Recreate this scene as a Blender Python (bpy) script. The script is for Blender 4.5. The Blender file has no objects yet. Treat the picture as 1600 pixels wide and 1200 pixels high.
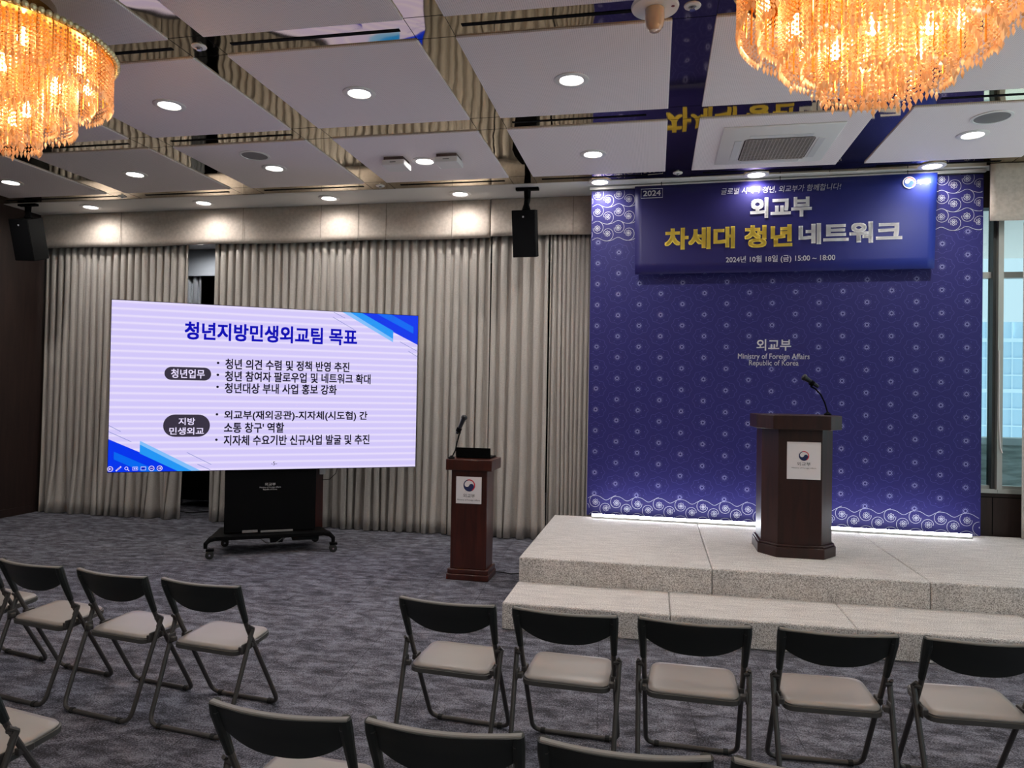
import bpy, math, random
from math import sin, cos, pi, radians, hypot, atan2, sqrt
from mathutils import Matrix, Vector, Euler
SC = bpy.context.scene
COL = SC.collection

# ------------------------------------------------------------------ camera
F = 1139.43
yaw, pit, rol = -0.193379574, 0.0127375178, -0.0172049624
fw = Vector((sin(yaw)*cos(pit), cos(yaw)*cos(pit), sin(pit)))
rt = Vector((cos(yaw), -sin(yaw), 0)); dn = fw.cross(rt)
rt2 = rt*cos(rol) + dn*sin(rol); dn2 = dn*cos(rol) - rt*sin(rol)
cd = bpy.data.cameras.new('camera'); cam = bpy.data.objects.new('camera', cd); COL.objects.link(cam)
cd.sensor_fit = 'HORIZONTAL'; cd.sensor_width = 36; cd.lens = 36*F/1600; cd.clip_start = 0.05; cd.clip_end = 400
m = Matrix((rt2, -dn2, -fw)).transposed().to_4x4(); m.translation = (0, 0, 1.70)
cam.matrix_world = m
SC.camera = cam
# ------------------------------------------------------------------ world, exposure
w = bpy.data.worlds.new('overcast_sky'); SC.world = w; w.use_nodes = True
bg = w.node_tree.nodes['Background']; bg.inputs[0].default_value = (0.68, 0.82, 0.91, 1); bg.inputs[1].default_value = 1.2
vs = SC.view_settings; SC.display_settings.display_device = 'sRGB'
vs.view_transform = 'Standard'; vs.look = 'None'; vs.exposure = 0.0; vs.gamma = 1.0; vs.use_curve_mapping = False
sun = bpy.data.lights.new('added_sun', 'SUN'); sun.energy = 15.0; sun.angle = radians(6); sun.color = (1, .97, .94)   # added for ceiling bounce off the terrace outside the right hand windows
so_ = bpy.data.objects.new('added_sun', sun); COL.objects.link(so_); so_.rotation_euler = (0, radians(38), 0); so_.location = (20, 0, 20)
SPOT_W = 27.0        # one ceiling downlight
SOFFIT_W = 5.0       # one downlight close to the curtains
BULB_W = 3.4         # one chandelier bulb

# ------------------------------------------------------------------ materials
def s2l(c):
    return tuple(((x/255)/12.92 if x/255 <= 0.04045 else (((x/255)+0.055)/1.055)**2.4) for x in c)
MATS = {}
def pm(name, rgb, rough=0.5, metal=0.0, spec=0.5, emit=0.0, trans=0.0, lin=None, coat=0.0, sheen=0.0):
    if name in MATS: return MATS[name]
    mt = bpy.data.materials.new(name); mt.use_nodes = True
    b = mt.node_tree.nodes['Principled BSDF']
    c = lin if lin else s2l(rgb)
    b.inputs['Base Color'].default_value = (*c, 1)
    b.inputs['Roughness'].default_value = rough; b.inputs['Metallic'].default_value = metal
    b.inputs['Specular IOR Level'].default_value = spec
    b.inputs['Transmission Weight'].default_value = trans
    b.inputs['Coat Weight'].default_value = coat
    b.inputs['Sheen Weight'].default_value = sheen
    if emit:
        b.inputs['Emission Color'].default_value = (*c, 1); b.inputs['Emission Strength'].default_value = emit
    MATS[name] = mt
    return mt
def nt(mt): return mt.node_tree, mt.node_tree.nodes['Principled BSDF']
def add(t, typ, **kw):
    n = t.nodes.new(typ)
    for k, v in kw.items():
        if k.startswith('i_'): n.inputs[k[2:].replace('_', ' ')].default_value = v
        else: setattr(n, k, v)
    return n
def mapped(t, scale, rot=(0, 0, 0)):
    tc = add(t, 'ShaderNodeTexCoord'); mp = add(t, 'ShaderNodeMapping')
    mp.inputs['Scale'].default_value = scale; mp.inputs['Rotation'].default_value = rot
    t.links.new(tc.outputs['Object'], mp.inputs['Vector']); return mp
def ramp(t, stops):
    r = add(t, 'ShaderNodeValToRGB'); e = r.color_ramp.elements
    while len(e) < len(stops): e.new(0.5)
    for el, (p, c) in zip(e, stops): el.position = p; el.color = (*c, 1)
    return r

def mix(t, a, b, fac, mode='MIX'):
    n = add(t, 'ShaderNodeMix', data_type='RGBA', blend_type=mode)
    for sock, v in ((n.inputs[0], fac), (n.inputs[6], a), (n.inputs[7], b)):
        if hasattr(v, 'links'): t.links.new(v, sock)
        else: sock.default_value = v if not isinstance(v, tuple) else (*v[:3], 1)
    return n.outputs[2]
def bump(t, b, height, strength, dist):
    n = add(t, 'ShaderNodeBump'); n.inputs['Strength'].default_value = strength; n.inputs['Distance'].default_value = dist
    t.links.new(height, n.inputs['Height']); t.links.new(n.outputs['Normal'], b.inputs['Normal'])

# carpet: dark blue grey tiles with torn pale streaks
carpet = pm('carpet', (70, 70, 78), 0.95, spec=0.15)
t, b = nt(carpet)
n1 = add(t, 'ShaderNodeTexNoise'); n1.inputs['Scale'].default_value = 1.0; n1.inputs['Detail'].default_value = 8; n1.inputs['Roughness'].default_value = 0.74; n1.inputs['Distortion'].default_value = 0.35
t.links.new(mapped(t, (6.0, 11.5, 1)).outputs[0], n1.inputs['Vector'])
n2 = add(t, 'ShaderNodeTexNoise'); n2.inputs['Scale'].default_value = 1.0; n2.inputs['Detail'].default_value = 4; n2.inputs['Roughness'].default_value = 0.7
t.links.new(mapped(t, (110, 150, 1)).outputs[0], n2.inputs['Vector'])
n3 = add(t, 'ShaderNodeTexNoise'); n3.inputs['Scale'].default_value = 0.7; n3.inputs['Detail'].default_value = 2
t.links.new(mapped(t, (1, 1, 1)).outputs[0], n3.inputs['Vector'])
mm = add(t, 'ShaderNodeMath', operation='MULTIPLY_ADD'); mm.inputs[1].default_value = 1.15; t.links.new(n2.outputs[0], mm.inputs[0]); t.links.new(n1.outputs[0], mm.inputs[2])
mm2 = add(t, 'ShaderNodeMath', operation='MULTIPLY_ADD'); mm2.inputs[1].default_value = 0.15; t.links.new(n3.outputs[0], mm2.inputs[0]); t.links.new(mm.outputs[0], mm2.inputs[2])
hf = add(t, 'ShaderNodeMath', operation='MULTIPLY'); hf.inputs[1].default_value = 0.5; t.links.new(mm2.outputs[0], hf.inputs[0])
r = ramp(t, [(0.475, s2l((44, 43, 47))), (0.565, s2l((82, 81, 90))), (0.65, s2l((138, 138, 149)))])
t.links.new(hf.outputs[0], r.inputs[0])
br = add(t, 'ShaderNodeTexBrick', offset=0.0); br.inputs['Scale'].default_value = 1.0; br.inputs['Mortar Size'].default_value = 0.0035
br.inputs['Brick Width'].default_value = 0.5; br.inputs['Row Height'].default_value = 0.5
br.inputs['Color1'].default_value = (1, 1, 1, 1); br.inputs['Color2'].default_value = (0.86, 0.86, 0.88, 1); br.inputs['Mortar'].default_value = (0.45, 0.45, 0.45, 1)
t.links.new(mapped(t, (1, 1, 1), (0, 0, radians(-4))).outputs[0], br.inputs['Vector'])
t.links.new(mix(t, r.outputs[0], br.outputs[0], 0.75, 'MULTIPLY'), b.inputs['Base Color'])
bump(t, b, n2.outputs[0], 0.5, 0.01)

# stage carpet: pale speckled grey
stagem = pm('stage_carpet', (190, 184, 180), 0.95, spec=0.1)
t, b = nt(stagem)
n1 = add(t, 'ShaderNodeTexNoise'); n1.inputs['Scale'].default_value = 160; n1.inputs['Detail'].default_value = 3
n2 = add(t, 'ShaderNodeTexNoise'); n2.inputs['Scale'].default_value = 1; n2.inputs['Detail'].default_value = 5
tc = add(t, 'ShaderNodeTexCoord'); t.links.new(tc.outputs['Object'], n1.inputs['Vector'])
t.links.new(mapped(t, (5, 26, 5)).outputs[0], n2.inputs['Vector'])
r = ramp(t, [(0.34, s2l((132, 126, 122))), (0.5, s2l((204, 198, 194))), (0.66, s2l((242, 238, 235)))])
t.links.new(n1.outputs[0], r.inputs[0])
r2 = ramp(t, [(0.35, (0.80, 0.80, 0.81)), (0.65, (1, 1, 1))]); t.links.new(n2.outputs[0], r2.inputs[0])
t.links.new(mix(t, r.outputs[0], r2.outputs[0], 1.0, 'MULTIPLY'), b.inputs['Base Color'])
bump(t, b, n1.outputs[0], 0.6, 0.006)

def fabric(name, c1, c2, sc=(60, 60, 260)):
    mt = pm(name, c1, 0.9, spec=0.15, sheen=0.25); t, b = nt(mt)
    n = add(t, 'ShaderNodeTexNoise'); n.inputs['Scale'].default_value = 1; n.inputs['Detail'].default_value = 3
    t.links.new(mapped(t, sc).outputs[0], n.inputs['Vector'])
    r = ramp(t, [(0.3, s2l(c1)), (0.7, s2l(c2))]); t.links.new(n.outputs[0], r.inputs[0]); t.links.new(r.outputs[0], b.inputs['Base Color'])
    bump(t, b, n.outputs[0], 0.15, 0.003); return mt
curtm = fabric('curtain_fabric', (164, 157, 151), (182, 175, 169))
curt2 = fabric('pale_curtain_fabric', (170, 176, 186), (190, 196, 206))
valm = fabric('pelmet_fabric', (176, 164, 154), (192, 180, 170), (30, 30, 30))

def wood(name, c1, c2, rough=0.3, sc=(9, 9, 0.9), coat=0.2):
    mt = pm(name, c1, rough, spec=0.4, coat=coat); t, b = nt(mt)
    n = add(t, 'ShaderNodeTexNoise'); n.inputs['Scale'].default_value = 2.2; n.inputs['Detail'].default_value = 6; n.inputs['Distortion'].default_value = 0.6
    t.links.new(mapped(t, sc).outputs[0], n.inputs['Vector'])
    r = ramp(t, [(0.3, s2l(c1)), (0.7, s2l(c2))]); t.links.new(n.outputs[0], r.inputs[0]); t.links.new(r.outputs[0], b.inputs['Base Color'])
    b.inputs['Coat Roughness'].default_value = 0.25
    return mt
mahog = wood('mahogany', (44, 15, 10), (72, 28, 18))
mahod = wood('dark_mahogany', (30, 11, 8), (52, 21, 15), 0.42, coat=0.04)
walnut = wood('dark_wall_wood', (32, 21, 18), (46, 31, 27), 0.55, coat=0.0)

# bronze mirror of the ceiling
mirror = pm('bronze_mirror', (0, 0, 0), 0.035, metal=1.0, lin=(0.50, 0.42, 0.30)); t, b = nt(mirror)
n = add(t, 'ShaderNodeTexNoise'); n.inputs['Scale'].default_value = 1.0; n.inputs['Detail'].default_value = 1.0
t.links.new(mapped(t, (2.2, 2.2, 1)).outputs[0], n.inputs['Vector']); bump(t, b, n.outputs[0], 0.22, 0.02)
# perforated metal ceiling panel
panelm = pm('perforated_panel', (196, 188, 190), 0.6, spec=0.25); t, b = nt(panelm)
v = add(t, 'ShaderNodeTexVoronoi'); v.inputs['Scale'].default_value = 1.0; v.inputs['Randomness'].default_value = 0.0
t.links.new(mapped(t, (75, 75, 0)).outputs[0], v.inputs['Vector'])
r = ramp(t, [(0.16, s2l((196, 186, 187))), (0.30, s2l((240, 229, 230)))]); t.links.new(v.outputs[0], r.inputs[0]); t.links.new(r.outputs[0], b.inputs['Base Color'])
soffm = pm('soffit_paint', (222, 218, 215), 0.7)
whitem = pm('white_plastic', (222, 218, 216), 0.4)
greym = pm('grey_mesh', (120, 116, 116), 0.6)
blackm = pm('black_plastic', (5, 5, 6), 0.75, spec=0.1)
mattb = pm('matt_black', (3, 3, 5), 0.8, spec=0.12)
chrome = pm('chrome', (200, 200, 205), 0.2, metal=1.0)
alum = pm('aluminium', (178, 178, 172), 0.4, metal=0.6)
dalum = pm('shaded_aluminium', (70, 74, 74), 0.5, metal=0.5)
wallm = pm('beige_wall', (190, 180, 170), 0.8)
lens = pm('lamp_lens', (255, 250, 244), 0.5, emit=14)
ledm = pm('led_tube', (240, 245, 255), 0.5, emit=42)
gold = pm('gold_metal', (0, 0, 0), 0.25, metal=1.0, lin=(0.86, 0.50, 0.13))
bulbm = pm('bulb_glass', (255, 226, 178), 0.3, emit=30)
frm = pm('chair_tube', (70, 66, 64), 0.42, metal=0.35)
cback = pm('chair_back_plastic', (30, 33, 32), 0.5, spec=0.35)
crim = pm('chair_rim', (112, 108, 103), 0.5)
seatm = pm('seat_vinyl', (138, 130, 126), 0.36, spec=0.5)
panm = pm('seat_pan', (64, 62, 60), 0.5)
rubber = pm('rubber', (24, 24, 24), 0.8)
# amber crystal: cut glass that glows only by the bulbs inside
cry = bpy.data.materials.new('amber_crystal'); cry.use_nodes = True; t = cry.node_tree; t.nodes.clear()
o_ = add(t, 'ShaderNodeOutputMaterial'); tr = add(t, 'ShaderNodeBsdfTranslucent'); tr.inputs[0].default_value = (1.0, 0.80, 0.56, 1)
gl = add(t, 'ShaderNodeBsdfGlossy'); gl.inputs['Roughness'].default_value = 0.3; gl.inputs['Color'].default_value = (1.0, 0.86, 0.70, 1)
tp = add(t, 'ShaderNodeBsdfTransparent'); tp.inputs[0].default_value = (1.0, 0.88, 0.70, 1)
m1 = add(t, 'ShaderNodeMixShader'); m1.inputs[0].default_value = 0.22; t.links.new(tr.outputs[0], m1.inputs[1]); t.links.new(gl.outputs[0], m1.inputs[2])
m2 = add(t, 'ShaderNodeMixShader'); m2.inputs[0].default_value = 0.12; t.links.new(m1.outputs[0], m2.inputs[1]); t.links.new(tp.outputs[0], m2.inputs[2])
ge = add(t, 'ShaderNodeNewGeometry'); r = ramp(t, [(0.0, (0.62, 0.38, 0.17)), (0.5, (0.98, 0.72, 0.45)), (1.0, (1.0, 0.92, 0.80))])
t.links.new(ge.outputs['Random Per Island'], r.inputs[0]); t.links.new(r.outputs[0], tr.inputs[0])
t.links.new(m2.outputs[0], o_.inputs[0])
# window glass
glass = bpy.data.materials.new('window_glass'); glass.use_nodes = True; t = glass.node_tree; t.nodes.clear()
o_ = add(t, 'ShaderNodeOutputMaterial'); tp = add(t, 'ShaderNodeBsdfTransparent'); tp.inputs[0].default_value = (0.86, 0.97, 0.98, 1)
gl = add(t, 'ShaderNodeBsdfGlossy'); gl.inputs['Roughness'].default_value = 0.02
m1 = add(t, 'ShaderNodeMixShader'); m1.inputs[0].default_value = 0.06; t.links.new(tp.outputs[0], m1.inputs[1]); t.links.new(gl.outputs[0], m1.inputs[2]); t.links.new(m1.outputs[0], o_.inputs[0])
# printed cloth
navy = pm('backdrop_print', (38, 35, 100), 0.55, spec=0.3)
navyf = pm('faint_print_line', (64, 61, 130), 0.6)
navyd = pm('dot_print', (128, 128, 180), 0.6)
bann = pm('banner_print', (30, 28, 88), 0.45, spec=0.3); t, b = nt(bann)      # printed violet to blue ground
tc = add(t, 'ShaderNodeTexCoord'); sx = add(t, 'ShaderNodeSeparateXYZ'); t.links.new(tc.outputs['Generated'], sx.inputs[0])
r = ramp(t, [(0.0, s2l((30, 25, 84))), (0.5, s2l((30, 25, 88))), (0.78, s2l((28, 36, 112))), (1.0, s2l((28, 44, 128)))]); t.links.new(sx.outputs[0], r.inputs[0]); t.links.new(r.outputs[0], b.inputs['Base Color'])
prw = pm('white_print', (244, 242, 244), 0.6)
pry = pm('yellow_print', (246, 214, 84), 0.6)
prr = pm('red_print', (200, 30, 56), 0.6)
prn = pm('navy_print', (22, 34, 84), 0.6)
prk = pm('black_print', (20, 20, 24), 0.6)
def emat(name, rgb, s=1.0):
    mt = pm(name, (0, 0, 0), 0.4, spec=0.2); t, b = nt(mt)
    b.inputs['Emission Color'].default_value = (*s2l(rgb), 1); b.inputs['Emission Strength'].default_value = s; return mt
e_blue = emat('slide_blue', (0, 52, 236)); e_cyan = emat('slide_cyan', (34, 150, 244)); e_mid = emat('slide_mid_blue', (0, 104, 240))
e_pale = emat('slide_pale_blue', (130, 190, 250)); e_navy = emat('slide_title_ink', (12, 12, 180)); e_ink = emat('slide_ink', (16, 14, 30)); e_pill = emat('slide_pill', (56, 50, 66))
e_white = emat('slide_white', (232, 222, 255)); e_line = emat('slide_line', (96, 116, 190))
# lit slide ground: lavender with the pale scan bands the photo shows
slide = emat('slide_ground', (213, 203, 250)); t, b = nt(slide)
tc = add(t, 'ShaderNodeTexCoord'); sx = add(t, 'ShaderNodeSeparateXYZ'); t.links.new(tc.outputs['Object'], sx.inputs[0])
dv = add(t, 'ShaderNodeMath', operation='DIVIDE'); dv.inputs[1].default_value = 0.069; t.links.new(sx.outputs[2], dv.inputs[0])
fr = add(t, 'ShaderNodeMath', operation='FRACT'); t.links.new(dv.outputs[0], fr.inputs[0])
r = ramp(t, [(0.0, s2l((209, 199, 250))), (0.45, s2l((211, 200, 248))), (0.72, s2l((232, 223, 252))), (0.95, s2l((211, 201, 250)))])
t.links.new(fr.outputs[0], r.inputs[0]); t.links.new(r.outputs[0], b.inputs['Emission Color'])

# ------------------------------------------------------------------ mesh helper
class MB:
    def __init__(s): s.v = []; s.f = []; s.mi = []
    def addv(s, pts):
        b0 = len(s.v); s.v += [tuple(p) for p in pts]; return b0
    def face(s, idx, mi=0): s.f.append(tuple(idx)); s.mi.append(mi)
    def box(s, x0, x1, y0, y1, z0, z1, mi=0, M=None):
        p = [(x, y, z) for z in (z0, z1) for y in (y0, y1) for x in (x0, x1)]
        if M is not None: p = [M @ Vector(q) for q in p]
        b0 = s.addv(p)
        for q in ((0, 2, 3, 1), (4, 5, 7, 6), (0, 1, 5, 4), (2, 6, 7, 3), (0, 4, 6, 2), (1, 3, 7, 5)): s.face([b0+i for i in q], mi)
        return s
    def prism(s, out, z0, z1, mi=0, M=None):           # outline (x, y) CCW, extruded in z
        n = len(out); p = [(x, y, z0) for x, y in out]+[(x, y, z1) for x, y in out]
        if M is not None: p = [M @ Vector(q) for q in p]
        b0 = s.addv(p); s.face([b0+i for i in range(n)][::-1], mi); s.face([b0+n+i for i in range(n)], mi)
        for i in range(n):
            j = (i+1) % n; s.face((b0+i, b0+j, b0+n+j, b0+n+i), mi)
        return s
    def loft(s, rings, mi=0, cap=True, closed=True):
        n = len(rings[0]); bs = [s.addv(r_) for r_ in rings]
        for a, c in zip(bs, bs[1:]):
            for i in range(n if closed else n-1):
                j = (i+1) % n; s.face((a+i, a+j, c+j, c+i), mi)
        if cap:
            s.face([bs[0]+i for i in range(n)][::-1], mi); s.face([bs[-1]+i for i in range(n)], mi)
        return s
    def tube(s, pts, rad, n=8, mi=0, cap=True):
        pts = [Vector(p) for p in pts]; rings = []
        up = None
        for i, p in enumerate(pts):
            d = (pts[min(i+1, len(pts)-1)]-pts[max(i-1, 0)]).normalized()
            if up is None:
                up = Vector((0, 0, 1)) if abs(d.z) < 0.9 else Vector((1, 0, 0))
            a = d.cross(up).normalized(); bb = a.cross(d).normalized(); up = bb
            rr = rad[i] if isinstance(rad, (list, tuple)) else rad
            rings.append([p+(a*cos(2*pi*k/n)+bb*sin(2*pi*k/n))*rr for k in range(n)])
        return s.loft(rings, mi, cap)
    def lathe(s, prof, n=24, c=(0, 0, 0), mi=0, cap=True, M=None):  # prof (radius, z)
        rings = []
        for r_, z in prof:
            q = [Vector((c[0]+r_*cos(2*pi*k/n), c[1]+r_*sin(2*pi*k/n), c[2]+z)) for k in range(n)]
            if M is not None: q = [M @ p for p in q]
            rings.append(q)
        return s.loft(rings, mi, cap)
    def ribbon(s, pts, wd, y, mi=0, closed=False):     # flat stroke in the xz plane at depth y
        n = len(pts); L = []; R_ = []
        for i, (x, z) in enumerate(pts):
            a = pts[(i-1) % n] if (closed or i > 0) else pts[i]; c = pts[(i+1) % n] if (closed or i < n-1) else pts[i]
            dx, dz = c[0]-a[0], c[1]-a[1]; l = hypot(dx, dz) or 1
            L.append((x-dz/l*wd/2, y, z+dx/l*wd/2)); R_.append((x+dz/l*wd/2, y, z-dx/l*wd/2))
        b0 = s.addv(L+R_)
        for i in range(n if closed else n-1):
            j = (i+1) % n; s.face((b0+i, b0+n+i, b0+n+j, b0+j), mi)
        return s
    def poly(s, pts, y, mi=0):                          # flat polygon in the xz plane (CCW seen from -y)
        b0 = s.addv([(x, y, z) for x, z in pts]); s.face([b0+i for i in range(len(pts))], mi); return s
    def disc(s, x, z, r_, y, mi=0, n=24):
        return s.poly([(x+r_*cos(2*pi*k/n), z+r_*sin(2*pi*k/n)) for k in range(n)], y, mi)
    def build(s, name, mats, parent=None, smooth=True, ang=35, bev=0.0, loc=None):
        me = bpy.data.meshes.new(name); me.from_pydata(s.v, [], s.f)
        for mt in (mats if isinstance(mats, (list, tuple)) else [mats]): me.materials.append(mt)
        me.polygons.foreach_set('material_index', s.mi)
        me.validate()
        if smooth:
            me.polygons.foreach_set('use_smooth', [True]*len(me.polygons)); me.set_sharp_from_angle(angle=radians(ang))
        me.update()
        o = bpy.data.objects.new(name, me); COL.objects.link(o)
        if parent is not None: o.parent = parent
        if loc is not None: o.location = loc
        if bev:
            bm_ = o.modifiers.new('bevel', 'BEVEL'); bm_.width = bev; bm_.segments = 2; bm_.limit_method = 'ANGLE'; bm_.angle_limit = radians(40)
        return o
def tag(o, label=None, cat=None, group=None, kind=None):
    if label: o['label'] = label
    if cat: o['category'] = cat
    if group: o['group'] = group
    if kind: o['kind'] = kind
    return o
def thing(name, label, cat, loc=(0, 0, 0), rz=0.0, group=None):
    o = bpy.data.objects.new(name, None); COL.objects.link(o); o.empty_display_size = 0.1
    o.location = loc; o.rotation_euler = (0, 0, rz); return tag(o, label, cat, group)
def struct(o): o['kind'] = 'structure'; return o
def copy_tree(o, parent=None):
    c = o.copy(); COL.objects.link(c)
    if parent is not None: c.parent = parent
    for ch in list(o.children): copy_tree(ch, c)
    return c
def lettering(body, box, parent, mat, y, bold=0.0, name='lettering', shear=0.0, res=3, label=None, keep=False):
    """flat printed text fitted to box (x0, x1, z0, z1) in the parent's xz plane at depth y"""
    cu = bpy.data.curves.new('txt', 'FONT'); cu.body = body; cu.resolution_u = res; cu.shear = shear
    cu.space_line = 0.9; cu.align_x = 'CENTER'
    ob = bpy.data.objects.new('txt', cu); COL.objects.link(ob)
    dg = bpy.context.evaluated_depsgraph_get(); dg.update()
    me = bpy.data.meshes.new_from_object(ob.evaluated_get(dg)); me.name = name
    COL.objects.unlink(ob); bpy.data.objects.remove(ob); bpy.data.curves.remove(cu)
    if bold:
        v0 = [tuple(v_.co) for v_ in me.vertices]; f0 = [tuple(p.vertices) for p in me.polygons]; V = []; Fc = []
        for k in range(9):
            dx_, dy_ = bold*.85*(k % 3-1), bold*.85*(k//3-1); b_ = len(V)
            V += [(x+dx_, y_2+dy_, z) for x, y_2, z in v0]; Fc += [tuple(b_+i for i in f) for f in f0]
        bpy.data.meshes.remove(me); me = bpy.data.meshes.new(name); me.from_pydata(V, [], Fc); me.update()
    xs = [v_.co.x for v_ in me.vertices]; ys = [v_.co.y for v_ in me.vertices]
    ax, bx, ay, by = min(xs), max(xs), min(ys), max(ys); x0, x1, z0, z1 = box
    sx_ = (x1-x0)/(bx-ax); sz_ = (z1-z0)/(by-ay)
    for v_ in me.vertices:
        v_.co = (x0+(v_.co.x-ax)*sx_, y, z0+(v_.co.y-ay)*sz_)
    me.materials.clear(); me.materials.append(mat); me.update()
    o = bpy.data.objects.new(name, me); COL.objects.link(o); o.parent = parent
    if label: o['label'] = label
    return o
def emblem(mb, cx, cz, R, y, iw, ir, ib, step=0.0004):
    """red and blue swirl"""
    def arcp(cx_, cz_, r_, a0, a1, n=22): return [(cx_+r_*cos(a0+(a1-a0)*k/n), cz_+r_*sin(a0+(a1-a0)*k/n)) for k in range(n+1)]
    a = radians(112); e = radians(-58)
    mb.poly(arcp(cx, cz, R, a, a+pi+radians(10)), y-step, ib)               # blue outer half
    mb.poly(arcp(cx, cz, R, e, a), y-step*2, ir)                             # red outer half
    mb.disc(cx-0.02*R, cz+0.00*R, 0.83*R, y-step*3, iw, 36)                  # white ground
    q = radians(-22)
    mb.poly(arcp(cx-0.02*R, cz, 0.84*R, q-pi, q, 24), y-step*4, ib)          # lower blue body
    ux, uz = cos(q), sin(q)
    mb.disc(cx+ux*0.40*R, cz+uz*0.40*R, 0.43*R, y-step*5, ib, 24)            # blue head
    mb.disc(cx-ux*0.42*R, cz-uz*0.42*R, 0.41*R, y-step*6, iw, 24)            # white head
    return mb

# ------------------------------------------------------------------ room shell
ZC = 3.991
XL, XR, YB, YR = -8.14, 6.9, 8.0, -5.5
struct(MB().box(XL-.2, XR+.2, YR-.2, 12.9, -0.1, 0.0).build('floor', carpet))
ceil = struct(MB().box(XL-.2, XR+.2, YR-.2, 7.806, ZC, ZC+.12).build('ceiling', mirror))
struct(MB().box(XL-.2, XR+.2, 7.806, 12.9, ZC-.004, ZC+.12).build('trim_1', soffm))      # plain soffit band over the curtains
wl = struct(MB().box(XL-.15, XL, YR, 12.7, 0, ZC).box(XL, XL+.012, YR, 8.35, 0.0, 0.10).build('wall_left', walnut))
for k in range(5):
    MB().box(XL, XL+.004, 7.05-k*1.3, 7.056-k*1.3, 0.10, ZC).build('panel_joint', mattb, wl)
struct(MB().box(XL, XR, YR-.15, YR, 0, ZC).build('wall_rear', wallm))
# right side wall: unseen window bays added to let in light for the ceiling
wr = struct(MB().box(XR, XR+.15, YR, 8.0, 0, 0.80).box(XR, XR+.15, YR, 8.0, 3.5, ZC).build('wall_right', walnut))
for k in range(6):
    y0 = -5.2+k*2.2
    g = struct(MB().box(XR+.04, XR+.06, y0, y0+2.0, .82, 3.5).build('window_%d' % (k+3), glass))
    MB().box(XR, XR+.12, y0-.1, y0, .8, 3.5).box(XR, XR+.12, y0+2.0, y0+2.1, .8, 3.5).box(XR+.02, XR+.08, y0, y0+2.0, 2.92, 2.98).build('window_frame', alum, g)
# dark solid wall behind the printed backdrop, closing the stage
struct(MB().box(-0.55, 3.12, 8.12, 8.24, 0, ZC).build('wall_back', walnut))
struct(MB().box(XL, 0.0, 12.5, 12.6, 0, ZC).box(-0.62, -0.55, 8.55, 12.5, 0, ZC).build('wall_alcove', mattb))
# window wall right of the backdrop
YW = 7.97
ww = struct(MB().box(3.0, XR, YW, YW+.14, 0.0, 0.80).box(3.0, XR, YW, YW+.14, 3.62, ZC).build('wall_window', walnut))
MB().box(3.275, 3.281, YW-.003, YW, .39, .76).build('panel_joint', mattb, ww)
MB().box(3.05, XR, YW-.004, YW, .755, .762).build('panel_joint', mattb, ww)
def bay(n, x0, x1):
    g = struct(MB().box(x0, x1, YW+.06, YW+.075, .84, 3.62).build('window_%d' % n, glass))
    MB().box(x0-.02, x1+.05, YW-.02, YW+.12, .80, .84).build('window_sill', alum, g)
    MB().box(x0, x1, YW+.03, YW+.10, 2.925, 2.985).box(x0, x1, YW+.03, YW+.10, .84, .87).build('window_frame', alum, g)
    return g
g1 = bay(1, 3.02, 3.262); g2 = bay(2, 3.335, 4.9); bay(9, 4.95, 6.85)
MB().box(3.262, 3.292, YW-.01, YW+.10, .84, 3.62).build('window_frame', dalum, g1)
MB().box(3.290, 3.337, YW-.06, YW+.10, .84, 3.62).build('mullion', alum, g2)
MB().box(4.9, 4.95, YW-.03, YW+.10, .84, 3.62).build('mullion', alum, g2)
# thin white cable hanging down the mullion
cb = MB().tube([(3.30, YW-.068, 2.2), (3.303, YW-.07, 1.5), (3.315, YW-.07, 1.25), (3.335, YW-.07, 1.20)], .005, 6).build('cable', whitem)
tag(cb, 'thin white cable hanging down the window mullion beside the backdrop', 'cable')

# outside: parapet and far tower
conc = pm('concrete', (150, 164, 158), 0.9); t, b = nt(conc)
n = add(t, 'ShaderNodeTexNoise'); n.inputs['Scale'].default_value = 26; n.inputs['Detail'].default_value = 6
r = ramp(t, [(0.38, s2l((150, 160, 156))), (0.6, s2l((206, 216, 212)))]); t.links.new(n.outputs[0], r.inputs[0]); t.links.new(r.outputs[0], b.inputs['Base Color'])
pp = thing('roof_parapet', 'grey speckled concrete parapet just outside the window', 'parapet', (5.5, 9.7, 0))
MB().box(-4, 5, -.1, .15, -.5, 1.19).build('wall_face', conc, pp)
MB().box(-4, 5, -.14, .19, 1.19, 1.27).build('coping', pm('coping_metal', (206, 214, 216), 0.6), pp)
twf = pm('tower_glass', (188, 214, 232), 0.5); twm = pm('tower_mullion', (214, 232, 242), 0.6)
tw = thing('office_tower', 'pale blue glass office tower seen through the window', 'building', (30, 72, -20))
MB().box(-14, 14, 0, 12, 0, 28.8).build('facade', twf, tw)
mbw = MB()
for k in range(29): mbw.box(-14+k, -13.9+k, -.12, 0, 0, 28.8)
for k in range(19): mbw.box(-14, 14, -.16, 0, 1.5*k, 1.5*k+(.34 if k % 3 == 0 else .12))
mbw.build('mullion_grid', twm, tw)
gr = MB().box(-60, 90, 10.2, 140, -20.3, -20.0).build('street_ground', pm('street', (150, 158, 160), 0.9)); struct(gr)

struct(MB().box(XR+.15, XR+30, -14, 8.6, -.2, -.05).build('added_terrace_ground', pm('added_terrace', (226, 224, 220), .9)))  # added out of view to bounce sunlight up to the ceiling

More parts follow.
